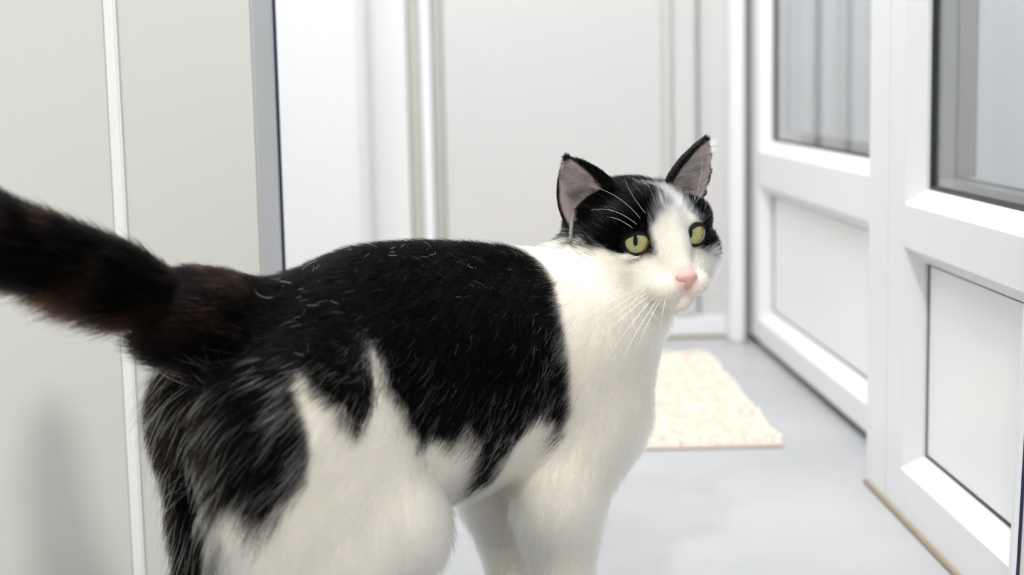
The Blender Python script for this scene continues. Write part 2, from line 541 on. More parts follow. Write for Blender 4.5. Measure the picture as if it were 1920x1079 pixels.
# tail: spline through the points
def spline(P, n):
    P = np.asarray(P, float)
    t = np.linspace(0, len(P) - 1.0001, n)
    i = t.astype(int); f = (t - i)[:, None]
    g = lambda k: P[np.clip(i + k, 0, len(P) - 1)]
    a, b, c, d = g(-1), g(0), g(1), g(2)
    return 0.5 * (2 * b + (c - a) * f + (2 * a - 5 * b + 4 * c - d) * f ** 2 + (3 * b - a - 3 * c + d) * f ** 3)


TS = spline(TAIL, 51)
TSR = spline(np.array(TAIL_R)[:, None], 51)[:, 0]
for i in range(50):
    C_('tail', TS[i], TS[i + 1], TSR[i], TSR[i + 1], 0.025 if i < 8 else 0.004)


def HE(c, r, k=0.012):
    E_('head', hp(*c), r, k, HM)


def HCc(a, b, ra, rb, k=0.012):
    C_('head', hp(*a), hp(*b), ra, rb, k)


HE((0, -0.016, 0.004), (0.043, 0.047, 0.0325), 0.02)
for s in (-1, 1):
    HE((s * 0.0295, 0.002, -0.014), (0.0250, 0.030, 0.0255), 0.015)
HE((0, 0.010, -0.0255), (0.026, 0.034, 0.0150))
HCc((0, 0.015, 0.010), (0, 0.0460, -0.0110), 0.0270, 0.0115, 0.010)
for s in (-1, 1):
    HE((s * 0.0200, 0.0260, -0.0190), (0.0180, 0.0180, 0.0155), 0.010)
    HE((s * 0.0108, 0.0445, -0.0205), (0.0138, 0.0160, 0.0112), 0.006)
    HE((s * 0.0265, 0.0180, 0.0130), (0.0145, 0.0145, 0.0135), 0.008)
    HE((s * 0.020, 0.0180, 0.0180), (0.0150, 0.0110, 0.0065), 0.010)
HE((0, 0.0425, -0.0330), (0.0140, 0.0125, 0.0088), 0.005)
HE((0, 0.0560, -0.0140), (0.0065, 0.0050, 0.0050), 0.005)


def ear_prim(s):
    e = EARS[s]
    c = hp(*((np.array(e['B']) + np.array(e['T'])) / 2))
    PR.append((lambda P, e=e: d_ear(hl(P), e), c - 0.045, c + 0.045, 0.006, 'ear'))


ear_prim(-1); ear_prim(1)
SUBS = []
for s, e in EYES.items():
    Me = HM @ np.stack([e['X'], e['G'], e['Z']], 1)
    c = hp(*(e['C'] + 0.0085 * e['G']))
    SUBS.append((lambda P, c=c, Me=Me: d_ell(P, c, (0.0086, 0.0110, 0.0074), Me), c - 0.012, c + 0.012, 0.002))
# mouth line
for a, b in (((0, 0.0620, -0.0200), (0, 0.0605, -0.0265)), ((0, 0.0605, -0.0265), (0.010, 0.0575, -0.0300)), ((0, 0.0605, -0.0265), (-0.010, 0.0575, -0.0300)),
             ((0.010, 0.0575, -0.0300), (0.022, 0.0400, -0.0290)), ((-0.010, 0.0575, -0.0300), (-0.022, 0.0400, -0.0290))):
    A_, B_ = hp(*a), hp(*b)
    SUBS.append((lambda P, a=A_, b=B_: d_cap(P, a, b, 0.0018, 0.0018), np.minimum(A_, B_) - 0.004, np.maximum(A_, B_) + 0.004, 0.002))


def smin(a, b, k):
    h = np.clip(k - np.abs(a - b), 0, None) / k
    return np.minimum(a, b) - h * h * k * 0.25


def build_grid(lo, hi, cell, prims, subs):
    n = np.ceil((np.array(hi) - lo) / cell).astype(int) + 1
    ax = [lo[i] + cell * np.arange(n[i]) for i in range(3)]
    D = np.full(n, 0.2, np.float32)

    def blk(l, h, m):
        i0 = np.clip(np.floor((l - m - lo) / cell).astype(int), 0, n)
        i1 = np.clip(np.ceil((h + m - lo) / cell).astype(int) + 1, 0, n)
        sl = tuple(slice(i0[i], i1[i]) for i in range(3))
        P = np.stack(np.meshgrid(ax[0][sl[0]], ax[1][sl[1]], ax[2][sl[2]], indexing='ij'), -1).astype(np.float32)
        return sl, P
    for f, l, h, k, g in prims:
        sl, P = blk(l, h, k + 2 * cell)
        D[sl] = smin(D[sl], f(P).astype(np.float32), k)
    for f, l, h, k in subs:
        sl, P = blk(l, h, k + 2 * cell)
        D[sl] = -smin(-D[sl], f(P).astype(np.float32), k)
    return D


def surface_nets(D, lo, cell):
    s = D < 0
    S = s[:-1, :-1, :-1].astype(np.int8)
    cnt = np.zeros_like(S)
    for dx in (0, 1):
        for dy in (0, 1):
            for dz in (0, 1):
                cnt += s[dx:s.shape[0] - 1 + dx, dy:s.shape[1] - 1 + dy, dz:s.shape[2] - 1 + dz]
    act = np.argwhere((cnt > 0) & (cnt < 8))
    idx = np.full(cnt.shape, -1, np.int64)
    idx[tuple(act.T)] = np.arange(len(act))
    corners = np.array([(i, j, k) for i in (0, 1) for j in (0, 1) for k in (0, 1)])
    vals = np.stack([D[tuple((act + c).T)] for c in corners], 1)
    acc = np.zeros((len(act), 3)); num = np.zeros(len(act))
    for i in range(8):
        for j in range(i + 1, 8):
            df = corners[j] - corners[i]
            if np.abs(df).sum() != 1:
                continue
            a, b = vals[:, i], vals[:, j]
            m = (a < 0) != (b < 0)
            t = np.where(m, a / np.where(m, a - b, 1), 0)
            p = corners[i] + t[:, None] * df
            acc[m] += p[m]; num[m] += 1
    V = lo + cell * (act + acc / num[:, None])
    Q = []
    for ax in range(3):
        o = [0, 0, 0]; o[ax] = 1
        a = s[:s.shape[0] - o[0], :s.shape[1] - o[1], :s.shape[2] - o[2]]
        b = s[o[0]:, o[1]:, o[2]:]
        e = np.argwhere(a != b)
        u, w = (ax + 1) % 3, (ax + 2) % 3
        ok = (e[:, u] > 0) & (e[:, w] > 0) & (e[:, u] < s.shape[u] - 1) & (e[:, w] < s.shape[w] - 1)
        e = e[ok]
        inside = a[tuple(e.T)]
        du = np.zeros(3, int); du[u] = 1
        dw = np.zeros(3, int); dw[w] = 1
        q = np.stack([idx[tuple((e - du - dw).T)], idx[tuple((e - dw).T)], idx[tuple(e.T)], idx[tuple((e - du).T)]], 1)
        q[~inside] = q[~inside][:, ::-1]
        Q.append(q)
    Q = np.concatenate(Q)
    return V, Q[(Q >= 0).all(1)]


def mesh_from(name, V, Q):
    me = bpy.data.meshes.new(name)
    n = Q.shape[1]
    me.vertices.add(len(V)); me.vertices.foreach_set('co', V.astype(np.float32).ravel())
    me.loops.add(Q.size); me.loops.foreach_set('vertex_index', Q.astype(np.int32).ravel())
    me.polygons.add(len(Q))
    me.polygons.foreach_set('loop_start', np.arange(0, Q.size, n, dtype=np.int32))
    me.polygons.foreach_set('loop_total', np.full(len(Q), n, np.int32))
    me.update(calc_edges=True)
    me.validate()
    me.polygons.foreach_set('use_smooth', np.ones(len(me.polygons), bool))
    return me


CELL = 0.0017
LO = np.array([-0.30, -0.13, -0.006]); HI = np.array([0.40, 0.12, 0.525])
D_ = build_grid(LO, HI, CELL, PR, SUBS)
BV, BQ = surface_nets(D_, LO, CELL)


def vert_normals(V, Q):
    n = np.cross(V[Q[:, 2]] - V[Q[:, 0]], V[Q[:, 3]] - V[Q[:, 1]])
    N = np.zeros_like(V)
    for i in range(4):
        np.add.at(N, Q[:, i], n)
    return N / (np.linalg.norm(N, axis=1, keepdims=True) + 1e-12)


BN = vert_normals(BV, BQ)


def group_of(P):
    """nearest group of primitives for every point"""
    names = ['body', 'leg', 'tail', 'head', 'ear']
    best = np.full((len(P), 5), 1.0, np.float32)
    Pf = P.astype(np.float32)
    for f, l, h, k, g in PR:
        j = names.index(g)
        m = ((P > l - 0.03) & (P < h + 0.03)).all(1)
        if m.any():
            best[m, j] = np.minimum(best[m, j], f(Pf[m]))
    return best
M_SKIN = bpy.data.materials.new('cat_skin')
M_SKIN.use_nodes = True
_b = M_SKIN.node_tree.nodes['Principled BSDF']
_b.inputs['Roughness'].default_value = 0.7
_b.inputs['Specular IOR Level'].default_value = 0.15
_a = M_SKIN.node_tree.nodes.new('ShaderNodeAttribute')
_a.attribute_name = 'coat'
M_SKIN.node_tree.links.new(_a.outputs['Color'], _b.inputs['Base Color'])

cat = empty('cat', (CAT_R[0], CAT_R[1], 0.0), CAT_A)
tag(cat, 'black and white cat standing on the grey floor, head turned', 'cat')
body_me = mesh_from('body', BV, BQ)
body = link('body', body_me, cat, M_SKIN)

# ---- eyes: globe with iris colouring, dark slit pupil, dark lid rim
def ell_ring(n, a, b):
    th = np.linspace(0, 2 * math.pi, n, endpoint=False)
    return a * np.cos(th), b * np.sin(th), th


def iris_material():
    m = bpy.data.materials.new('iris_yellow_green')
    m.use_nodes = True
    nt = m.node_tree
    b = nt.nodes['Principled BSDF']
    b.inputs['Roughness'].default_value = 0.12
    b.inputs['Coat Weight'].default_value = 0.45
    b.inputs['Coat Roughness'].default_value = 0.02
    at_ = nt.nodes.new('ShaderNodeAttribute'); at_.attribute_name = 'iris_r'
    n = nt.nodes.new('ShaderNodeTexNoise'); n.inputs['Scale'].default_value = 900
    tc = nt.nodes.new('ShaderNodeTexCoord')
    nt.links.new(tc.outputs['Object'], n.inputs['Vector'])
    mt = nt.nodes.new('ShaderNodeMath'); mt.operation = 'MULTIPLY_ADD'
    mt.inputs[1].default_value = 0.22; 
    nt.links.new(n.outputs['Fac'], mt.inputs[0]); nt.links.new(at_.outputs['Fac'], mt.inputs[2])
    r = nt.nodes.new('ShaderNodeValToRGB')
    cr = r.color_ramp
    cr.elements[0].position = 0.30; cr.elements[0].color = (0.20, 0.25, 0.10, 1)
    cr.elements[1].position = 0.62; cr.elements[1].color = (0.34, 0.325, 0.125, 1)
    e = cr.elements.new(0.92); e.color = (0.36, 0.30, 0.11, 1)
    e = cr.elements.new(0.99); e.color = (0.16, 0.13, 0.05, 1)
    nt.links.new(mt.outputs[0], r.inputs[0])
    nt.links.new(r.outputs[0], b.inputs['Base Color'])
    return m


M_IRIS = iris_material()
M_PUPIL = mat('pupil_black', (0.003, 0.003, 0.004), 0.08, 0.15)
M_LID = mat('lid_black', (0.008, 0.007, 0.007), 0.6, 0.15)
GAZE = {}
for s, e in EYES.items():
    C, r = e['C'], e['r']
    # where the eye looks (both towards a point beside the camera)
    cam_h = hl(to_cat((0.10, 0.0, CAM_H))[None])[0]
    g = cam_h - C; g /= np.linalg.norm(g)
    gx = np.cross(g, (0, 0, 1)); gx /= np.linalg.norm(gx); gz = np.cross(gx, g)
    V, Q, A = [], [], []
    NR, NT = 14, 40
    for i in range(NR + 1):
        ph = math.radians(100) * i / NR
        for j in range(NT):
            th = 2 * math.pi * j / NT
            V.append(C + r * (math.cos(ph) * g + math.sin(ph) * (math.cos(th) * gx + math.sin(th) * gz)))
            A.append(min(1.0, math.sin(min(ph, math.pi / 2)) / 0.86))
    for i in range(NR):
        for j in range(NT):
            Q.append((i * NT + j, i * NT + (j + 1) % NT, (i + 1) * NT + (j + 1) % NT, (i + 1) * NT + j))
    me = mesh_from('eye', np.array([hp(*v) for v in V]), np.array(Q))
    at_ = me.attributes.new('iris_r', 'FLOAT', 'POINT')
    at_.data.foreach_set('value', np.array(A, np.float32))
    eo = link('eye', me, cat, M_IRIS)
    eo['label'] = 'yellow green eye with a narrow dark pupil'
    # pupil: upright oval lying on the globe
    V, F = [C + 1.004 * r * g], []
    for i in range(1, 5):
        for j in range(24):
            th = 2 * math.pi * j / 24
            a, b = 0.135 * i / 4 * math.cos(th), 0.33 * i / 4 * math.sin(th)
            V.append(C + 1.004 * r * (math.sqrt(1 - a * a - b * b) * g + a * gx + b * gz))
    bm = bmesh.new()
    bv = [bm.verts.new(hp(*v)) for v in V]
    for j in range(24):
        bm.faces.new((bv[0], bv[1 + j], bv[1 + (j + 1) % 24]))
    for i in range(3):
        for j in range(24):
            bm.faces.new((bv[1 + i * 24 + j], bv[1 + (i + 1) * 24 + j], bv[1 + (i + 1) * 24 + (j + 1) % 24], bv[1 + i * 24 + (j + 1) % 24]))
    obj('pupil', bm, M_PUPIL, eo, True)
    # lid rim: almond tube round the opening
    n = 44
    pts = []
    for j in range(n):
        th = 2 * math.pi * j / n
        cx, sz = math.cos(th), math.sin(th)
        a = 0.77 * cx
        b = (0.58 if sz > 0 else 0.62) * sz
        if cx < 0:                      # inner corner drawn down towards the nose
            k = (-cx) ** 5
            a -= 0.13 * k; b -= 0.22 * k
        else:
            b += 0.10 * cx ** 5
        d = math.sqrt(max(0.02, 1 - min(0.98, a * a + b * b))) * e['G'] + a * e['X'] + b * e['Z']
        pts.append(C + 1.05 * r * d / np.linalg.norm(d))
    pts = np.array(pts)
    bm = bmesh.new()
    rings = []
    for j in range(n):
        t = pts[(j + 1) % n] - pts[j - 1]; t /= np.linalg.norm(t)
        o = pts[j] - C; o /= np.linalg.norm(o)
        w = np.cross(t, o)
        rings.append([bm.verts.new(hp(*(pts[j] + 0.0006 * math.cos(q) * o + 0.0007 * math.sin(q) * w))) for q in np.linspace(0, 2 * math.pi, 9)[:-1]])
    for j in range(n):
        for q in range(8):
            bm.faces.new((rings[j][q], rings[j][(q + 1) % 8], rings[(j + 1) % n][(q + 1) % 8], rings[(j + 1) % n][q]))
    shell = []
    for f, rr in ((1.0, 1.045), (1.12, 1.05), (1.3, 1.03), (1.7, 0.97)):
        row = []
        for j in range(n):
            o = (pts[j] - C) / np.linalg.norm(pts[j] - C)
            ang = math.acos(max(-1, min(1, o @ e['G'])))
            side_ = o - e['G'] * (o @ e['G']); side_ /= np.linalg.norm(side_)
            a2 = min(ang * f, ang + 0.75)
            row.append(bm.verts.new(hp(*(C + rr * r * (math.cos(a2) * e['G'] + math.sin(a2) * side_)))))
        shell.append(row)
    for i in range(3):
        for j in range(n):
            bm.faces.new((shell[i][j], shell[i][(j + 1) % n], shell[i + 1][(j + 1) % n], shell[i + 1][j]))
    obj('eyelid', bm, M_LID, eo, True)

# ---- nose pad
NC = np.array([0.0005, 0.0588, -0.0138])
NP = []


def N_(c, r, k=0.0035):
    c = np.array(c); NP.append((lambda P, c=c, r=r: d_ell(P, c, r), c - max(r), c + max(r), k, 'nose'))


N_((0, -0.0012, 0.0020), (0.0068, 0.0040, 0.0028))
N_((0.0046, -0.0022, 0.0012), (0.0038, 0.0036, 0.0028)); N_((-0.0046, -0.0022, 0.0012), (0.0038, 0.0036, 0.0028))
N_((0, -0.0010, -0.0010), (0.0046, 0.0034, 0.0036))
N_((0, -0.0006, -0.0028), (0.0024, 0.0030, 0.0042))
NS = []
for s in (-1, 1):
    a, b = np.array((s * 0.0034, 0.0018, -0.0010)), np.array((s * 0.0080, -0.0006, -0.0004))
    NS.append((lambda P, a=a, b=b: d_cap(P, a, b, 0.0010, 0.0007), np.minimum(a, b) - .002, np.maximum(a, b) + .002, 0.0008))
nl = np.array((-0.011, -0.008, -0.009))
nV, nQ = surface_nets(build_grid(nl, -nl, 0.0004, NP, NS), nl, 0.0004)
M_NOSE = mat('nose_pink', (0.62, 0.345, 0.31), 0.5, 0.4, bump=(1500, 0.3), var=(260, 0.10))
no = link('nose', mesh_from('nose', np.array([hp(*v) for v in nV + NC]), nQ), cat, M_NOSE)
no['label'] = 'pink nose'

# ------------------------------------------------------------------ coat pattern (side view map u,z on the trunk; azimuth,z on the head)
BODY_BLACK = np.array([
    (0.150, 0.36), (0.209, 0.340), (0.2075, 0.2815), (0.2011, 0.2723), (0.1949, 0.2564), (0.1927, 0.2363), (0.1942, 0.2115), (0.1959, 0.1857),
    (0.1965, 0.1640), (0.1858, 0.1797), (0.1752, 0.1882), (0.1654, 0.1833), (0.1557, 0.1739), (0.1500, 0.1560), (0.1400, 0.1380),
    (0.1314, 0.1553), (0.1208, 0.1765), (0.1098, 0.1891), (0.1033, 0.1795), (0.0900, 0.1836), (0.0784, 0.1892), (0.0757, 0.1763),
    (0.0665, 0.1965), (0.0588, 0.2108), (0.0491, 0.2221), (0.0447, 0.2352), (0.0412, 0.2509), (0.0334, 0.2280), (0.0255, 0.2108),
    (0.0169, 0.2076), (0.0066, 0.2201), (-0.0054, 0.2292), (-0.0146, 0.2403), (-0.0211, 0.2322), (-0.0171, 0.2141), (-0.0147, 0.1953),
    (-0.0168, 0.1763), (-0.0274, 0.1678), (-0.0389, 0.1585), (-0.0480, 0.1600), (-0.0580, 0.1680), (-0.0600, 0.1500), (-0.0540, 0.1200),
    (-0.0480, 0.0900), (-0.15, 0.07), (-0.15, 0.36)])
HEAD_BLACK = np.array([      # azimuth in degrees / 1000, z: the two sides of the mask meet over the crown
    (-0.180, 0.09), (0.0300, 0.09), (0.0300, 0.0365), (0.0120, 0.0345), (-0.0040, 0.0305), (-0.0115, 0.0240), (-0.0175, 0.0171), (-0.0150, 0.0085), (-0.0150, 0.0015),
    (-0.0308, -0.0025), (-0.0465, -0.0020), (-0.0555, -0.0040), (-0.0640, -0.0040), (-0.0740, 0.0010), (-0.0950, -0.0060), (-0.120, -0.012), (-0.180, -0.016)])
HEAD_BLACK_R = np.array([(0.0150, 0.09), (0.0180, 0.0370), (0.0225, 0.0290), (0.0290, 0.0210), (0.0320, 0.0150), (0.0310, 0.0100), (0.0300, 0.0010), (0.0360, -0.0045),
                         (0.0460, -0.0080), (0.0550, -0.0180), (0.075, -0.019), (0.120, -0.016), (0.180, -0.016), (0.180, 0.09)])


def poly_sd(P, poly):
    """signed distance, negative inside"""
    x, y = P[:, 0], P[:, 1]
    ins = np.zeros(len(P), bool)
    d2 = np.full(len(P), 1e9)
    n = len(poly)
    for i in range(n):
        a, b = poly[i], poly[(i + 1) % n]
        e = b - a
        w = P - a
        t = np.clip((w @ e) / (e @ e), 0, 1)
        d2 = np.minimum(d2, ((w - t[:, None] * e) ** 2).sum(1))
        c = (a[1] > y) != (b[1] > y)
        with np.errstate(divide='ignore', invalid='ignore'):
            xi = a[0] + (y - a[1]) * e[0] / e[1]
        ins ^= c & (x < xi)
    d = np.sqrt(d2)
    return np.where(ins, -d, d)


_H = rng.random((64, 64, 64)).astype(np.float32)


def vnoise(P, s):
    Q = np.asarray(P) / s + 100.0
    i = np.floor(Q).astype(int); f = Q - i
    f = f * f * (3 - 2 * f)
    i %= 64; j = (i + 1) % 64
    r = 0
    for a in (0, 1):
        for b in (0, 1):
            for c in (0, 1):
                w = (f[:, 0] if a else 1 - f[:, 0]) * (f[:, 1] if b else 1 - f[:, 1]) * (f[:, 2] if c else 1 - f[:, 2])
                r = r + w * _H[(j if a else i)[:, 0], (j if b else i)[:, 1], (j if c else i)[:, 2]]
    return r


def sstep(a, b, x):
    t = np.clip((x - a) / (b - a), 0, 1)
    return t * t * (3 - 2 * t)


def black_sd(P, grp):
    """metres to the edge of the black coat, negative where the coat is black"""
    Ph = hl(P)
    sb = poly_sd(P[:, [0, 2]], BODY_BLACK)
    # off-side hind leg is black at the back
    far = (P[:, 1] > 0.012) & (P[:, 0] < 0.10) & (P[:, 2] < 0.21)
    sb = np.where(far, np.minimum(sb, P[:, 0] - 0.000), sb)
    sb = np.where((P[:, 0] > 0.205) & (grp < 2), 0.05, sb)
    az = np.arctan2(Ph[:, 0], Ph[:, 1] + 0.012) * 180 / math.pi / 1000
    q = np.stack([az, Ph[:, 2] - 0.009 * (grp < 2)], 1)
    sh = np.minimum(poly_sd(q, HEAD_BLACK), poly_sd(q, HEAD_BLACK_R))
    nape = (np.linalg.norm(Ph - np.array([0, -0.026, 0.005]), axis=1) < 0.076) & (Ph[:, 2] > -0.030)
    s = np.where(grp == 3, sh, sb)
    s = np.where((grp < 2) & nape & (sb > 0), sh, s)
    s = np.where(grp == 4, -0.01, s)
    s = np.where(grp == 2, -0.05, s)
    return s


BLACK = np.array([0.0022, 0.0020, 0.0021]); BROWN = np.array([0.030, 0.017, 0.012])
WHITE = np.array([0.94, 0.880, 0.755]); CREAM = np.array([0.88, 0.775, 0.60]); FACE = np.array([0.875, 0.84, 0.775])


def ear_inner(P, N):
    Ph, Nh = hl(P), N @ HM
    r = np.zeros(len(P))
    for s in (-1, 1):
        e = EARS[s]
        a, b, c = ear_coords(Ph, e)
        m = (np.sign(Ph[:, 0]) == s)
        f = Nh @ e['F'][:, 1]
        edge = np.abs(a) / np.maximum(ear_w(c / e['L'], e['W']), 0.003)
        so = np.sign((e['F'][:, 0] @ np.array([1, 0, 0])) * s)
        med = -a * so / np.maximum(ear_w(c / e['L'], e['W']), 0.003)
        v = sstep(0.15, 0.5, f) * (1 - sstep(0.42, 0.62, med)) * (1 - sstep(0.84, 0.95, edge)) * (1 - sstep(0.88, 0.97, c / e['L']))
        r = np.where(m, v, r)
    return r


GD = group_of(BV)
GRP = GD.argmin(1)
VSD = black_sd(BV, GRP)
VEI = ear_inner(BV, BN) * (GRP == 4)
w_ = sstep(-0.003, 0.003, VSD)[:, None]
VC = BLACK * 1.5 * (1 - w_) + (WHITE * 0.80) * w_
VC = VC * (1 - VEI[:, None]) + np.array([0.40, 0.325, 0.305]) * VEI[:, None]
PhV = hl(BV)
dn = np.linalg.norm((PhV - NC) * np.array([1, 1, 0.8]), axis=1)
pk = ((1 - sstep(0.005, 0.013, dn)) * (GRP == 3))[:, None]
VC = VC * (1 - 0.75 * pk) + np.array([0.80, 0.52, 0.47]) * 0.75 * pk
at_ = body_me.attributes.new('coat', 'FLOAT_COLOR', 'POINT')
at_.data.foreach_set('color', np.concatenate([VC, np.ones((len(VC), 1))], 1).astype(np.float32).ravel())

# ------------------------------------------------------------------ fur
M_FUR = bpy.data.materials.new('cat_fur')
M_FUR.use_nodes = True
_nt = M_FUR.node_tree
_nt.nodes.remove(_nt.nodes['Principled BSDF'])
_h = _nt.nodes.new('ShaderNodeBsdfHairPrincipled')
_h.parametrization = 'COLOR'
_h.inputs['Roughness'].default_value = 0.38
_h.inputs['Radial Roughness'].default_value = 0.55
_h.inputs['Coat'].default_value = 0.0
_h.inputs['IOR'].default_value = 1.10
_h.inputs['Random Roughness'].default_value = 0.15
_a = _nt.nodes.new('ShaderNodeAttribute'); _a.attribute_name = 'hair_color'
_nt.links.new(_a.outputs['Color'], _h.inputs['Color'])
_nt.links.new(_h.outputs[0], _nt.nodes['Material Output'].inputs['Surface'])


T3 = np.concatenate([BQ[:, [0, 1, 2]], BQ[:, [0, 2, 3]]])
TA = 0.5 * np.linalg.norm(np.cross(BV[T3[:, 1]] - BV[T3[:, 0]], BV[T3[:, 2]] - BV[T3[:, 0]]), axis=1)


def scatter(n, wv):
    w = TA * wv[T3].mean(1)
    t = rng.choice(len(T3), n, p=w / w.sum())
    r1, r2 = np.sqrt(rng.random(n)), rng.random(n)
    b = np.stack([1 - r1, r1 * (1 - r2), r1 * r2], 1)[:, :, None]
    P = (BV[T3[t]] * b).sum(1)
    N = (BN[T3[t]] * b).sum(1); N /= np.linalg.norm(N, axis=1, keepdims=True)
    G = GRP[T3[t][np.arange(n), b[:, :, 0].argmax(1)]]
    return P, N, G


def unit(v):
    return v / (np.linalg.norm(v, axis=1, keepdims=True) + 1e-12)


def tangent(d, N):
    return unit(d - (d * N).sum(1, keepdims=True) * N)


def rnd3(n):
    return rng.normal(size=(n, 3))


def noise3(P, s):
    return np.stack([vnoise(P + o, s) - 0.5 for o in (0.0, 7.31, 3.77)], 1) * 2


def strands(P, N, d, L, lift0, lift1, K, clump=0.0, droop=0.0):
    """strands that leave the skin at lift0 and lie down to lift1"""
    T = tangent(d, N)
    pts = np.zeros((len(P), K, 3)); pts[:, 0] = P - N * 0.0006
    step = (L / (K - 1))[:, None]
    for k in range(1, K):
        f = (k - 0.5) / (K - 1)
        a = (lift0 * (1 - f) + lift1 * f)[:, None]
        dir_ = T * np.cos(a) + N * np.sin(a)
        dir_ = dir_ + np.array([0, 0, -droop * f])
        pts[:, k] = pts[:, k - 1] + unit(dir_) * step
    return pts


def taper(n, K, r0):
    t = np.linspace(0, 1, K)
    return np.asarray(r0).reshape(-1, 1) * (1 - 0.85 * t ** 1.6)[None] * np.ones((n, 1))


def coat_colors(P, N, G, sd, jit, WHITE=WHITE):
    n = len(P)
    s = sd + rng.normal(size=n) * jit
    wht = s > 0
    v = rng.random((n, 1))
    col = np.where(wht[:, None], WHITE * (0.90 + 0.10 * v), BLACK * (0.7 + 0.8 * v))
    return col, wht


nose = np.array([0, 0.064, -0.012])


def head_field(Ph):
    dh = unit(Ph - nose)
    low = sstep(0.0, -0.02, Ph[:, 2])[:, None]
    dh = dh + np.array([0, -0.1, -0.35]) * low
    fore = (sstep(0.008, 0.02, Ph[:, 2]) * (np.abs(Ph[:, 0]) < 0.035))[:, None]
    dh = dh + np.array([0, -0.3, 0.3]) * fore
    dh[:, 0] += 6.0 * Ph[:, 0] * fore[:, 0]
    for e in EYES.values():
        q = Ph - e['C']; dq = np.linalg.norm(q, axis=1, keepdims=True)
        dh = dh + 0.9 * q / dq * (1 - sstep(0.011, 0.019, dq))
    return dh, low


# --- trunk and legs
def body_field(P, N, G):
    u, v, z = P.T
    n = len(P)
    d = np.tile(np.array([-1.0, 0, -0.25]), (n, 1))
    side = sstep(0.29, 0.20, z)
    d[:, 2] -= 0.55 * side
    ch = sstep(0.19, 0.25, u)[:, None]
    d = d * (1 - ch) + np.array([-0.35, 0, -1.0]) * ch
    nk = (sstep(0.23, 0.27, u) * sstep(0.19, 0.25, z))[:, None]
    d = d * (1 - nk) + unit(np.stack([-0.7 + 0 * u, -0.1 + 0 * u, -0.8 + 0 * u], 1)) * nk
    lg = ((G == 1) * sstep(0.19, 0.13, z))[:, None]
    d = d * (1 - lg) + np.array([-0.25, 0, -1.0]) * lg
    rear = (sstep(-0.035, -0.055, u) * sstep(0.26, 0.22, z))[:, None]
    d = d * (1 - rear) + np.array([-0.5, 0, -1.0]) * rear
    Ph = hl(P)
    hw = (sstep(0.085, 0.066, np.linalg.norm(Ph, axis=1)) * sstep(-0.05, -0.02, Ph[:, 1]))[:, None]
    d = d * (1 - hw) + (head_field(Ph)[0] @ HM.T) * hw
    dt = np.sqrt(((P[:, None, :] - TS[None, :14]) ** 2).sum(2))
    k = dt.argmin(1); dm = dt[np.arange(n), k]
    tb = (sstep(0.055, 0.026, dm) * sstep(0.01, -0.03, u) * sstep(0.20, 0.235, z))[:, None]
    d = d * (1 - tb) + unit(TS[k + 1] - TS[k]) * tb
    return unit(d)


NB = 210000
wv = ((GRP == 0) | (GRP == 1)).astype(float) * np.where(BV[:, 2] < 0.05, 0.7, 1.0)
P, N, G = scatter(NB, wv)
n = len(P)
d = body_field(P, N, G) + 0.22 * noise3(P, 0.022) + 0.16 * noise3(P, 0.006) + 0.10 * rnd3(n)
u, v, z = P.T
L = 0.0115 + 0.003 * vnoise(P, 0.03)
L = L + 0.005 * sstep(-0.02, -0.05, u) * sstep(0.27, 0.22, z) * sstep(0.05, 0.10, z)
L = L + 0.006 * sstep(0.17, 0.13, z) * sstep(0.06, 0.10, z)
L = L + 0.002 * sstep(0.23, 0.27, u)
L = L * np.where(z < 0.075, 0.35 + 0.65 * z / 0.075, 1.0)
L *= 1 - 0.35 * sstep(0.085, 0.066, np.linalg.norm(hl(P), axis=1))
L *= 0.75 + 0.5 * rng.random(n)
l0 = 0.60 + 0.15 * sstep(-0.02, -0.05, u) + 0.10 * rng.normal(size=n)
l1 = 0.04 + 0.12 * sstep(-0.02, -0.05, u) + 0.10 * rng.normal(size=n)
sd = black_sd(P, G) + (0.010 + 0.012 * sstep(0.07, 0.03, u)) * (vnoise(P, 0.010) - 0.5) + 0.006 * sstep(0.07, 0.03, u) * (vnoise(P + 3, 0.004) - 0.5)
col, wht = coat_colors(P, N, G, sd, 0.0028)
# white guard hairs scattered in the black of the haunch and along the patch edge
hz = sstep(0.0, -0.03, u - 0.03) * sstep(0.27, 0.22, z) * (sd < 0)
bl = sstep(0.197, 0.180, u) * sstep(0.262, 0.235, z)
pw = 0.002 + 0.010 * bl + (0.03 + (0.65 - 0.35 * hz) * bl * sstep(0.38, 0.68, vnoise(P + 9, 0.010))) * np.exp(np.minimum(sd, 0) / 0.0085) + 0.05 * hz * sstep(0.50, 0.75, vnoise(P + 5, 0.014))
gw = (~wht) & (rng.random(n) < pw) & (sd < 0)
col[gw] = np.array([0.88, 0.83, 0.74]) * (0.5 + 0.5 * rng.random((gw.sum(), 1)))
l0[gw] += 0.12; l1[gw] += 0.10
L[gw] *= np.where(hz[gw] > 0.3, 1.45, 1.2)
# warm cream in the white coat, brown tips in the black
cr = (sstep(0.35, 0.75, vnoise(P + 2, 0.035)) * wht * 0.55)[:, None]
cr = np.maximum(cr, (sstep(0.19, 0.205, u) * sstep(0.285, 0.245, u) * sstep(0.17, 0.22, z) * wht * 0.8)[:, None])
col = col * (1 - cr) + CREAM * cr
bw = ((sstep(0.06, -0.03, u) * 0.16) * (~wht & ~gw))[:, None] * rng.random((n, 1))
col = col * (1 - bw) + BROWN * bw * 1.0
r0 = np.where(gw, np.where(hz > 0.3, 0.00028, 0.00017), 0.000115)
K = 6
pts = strands(P, N, d, L, l0, l1, K)
bf = make_curves('body_fur', pts, taper(n, K, r0), col, M_FUR, cat)
tag(bf, 'short glossy black and white coat', None, None, 'stuff')

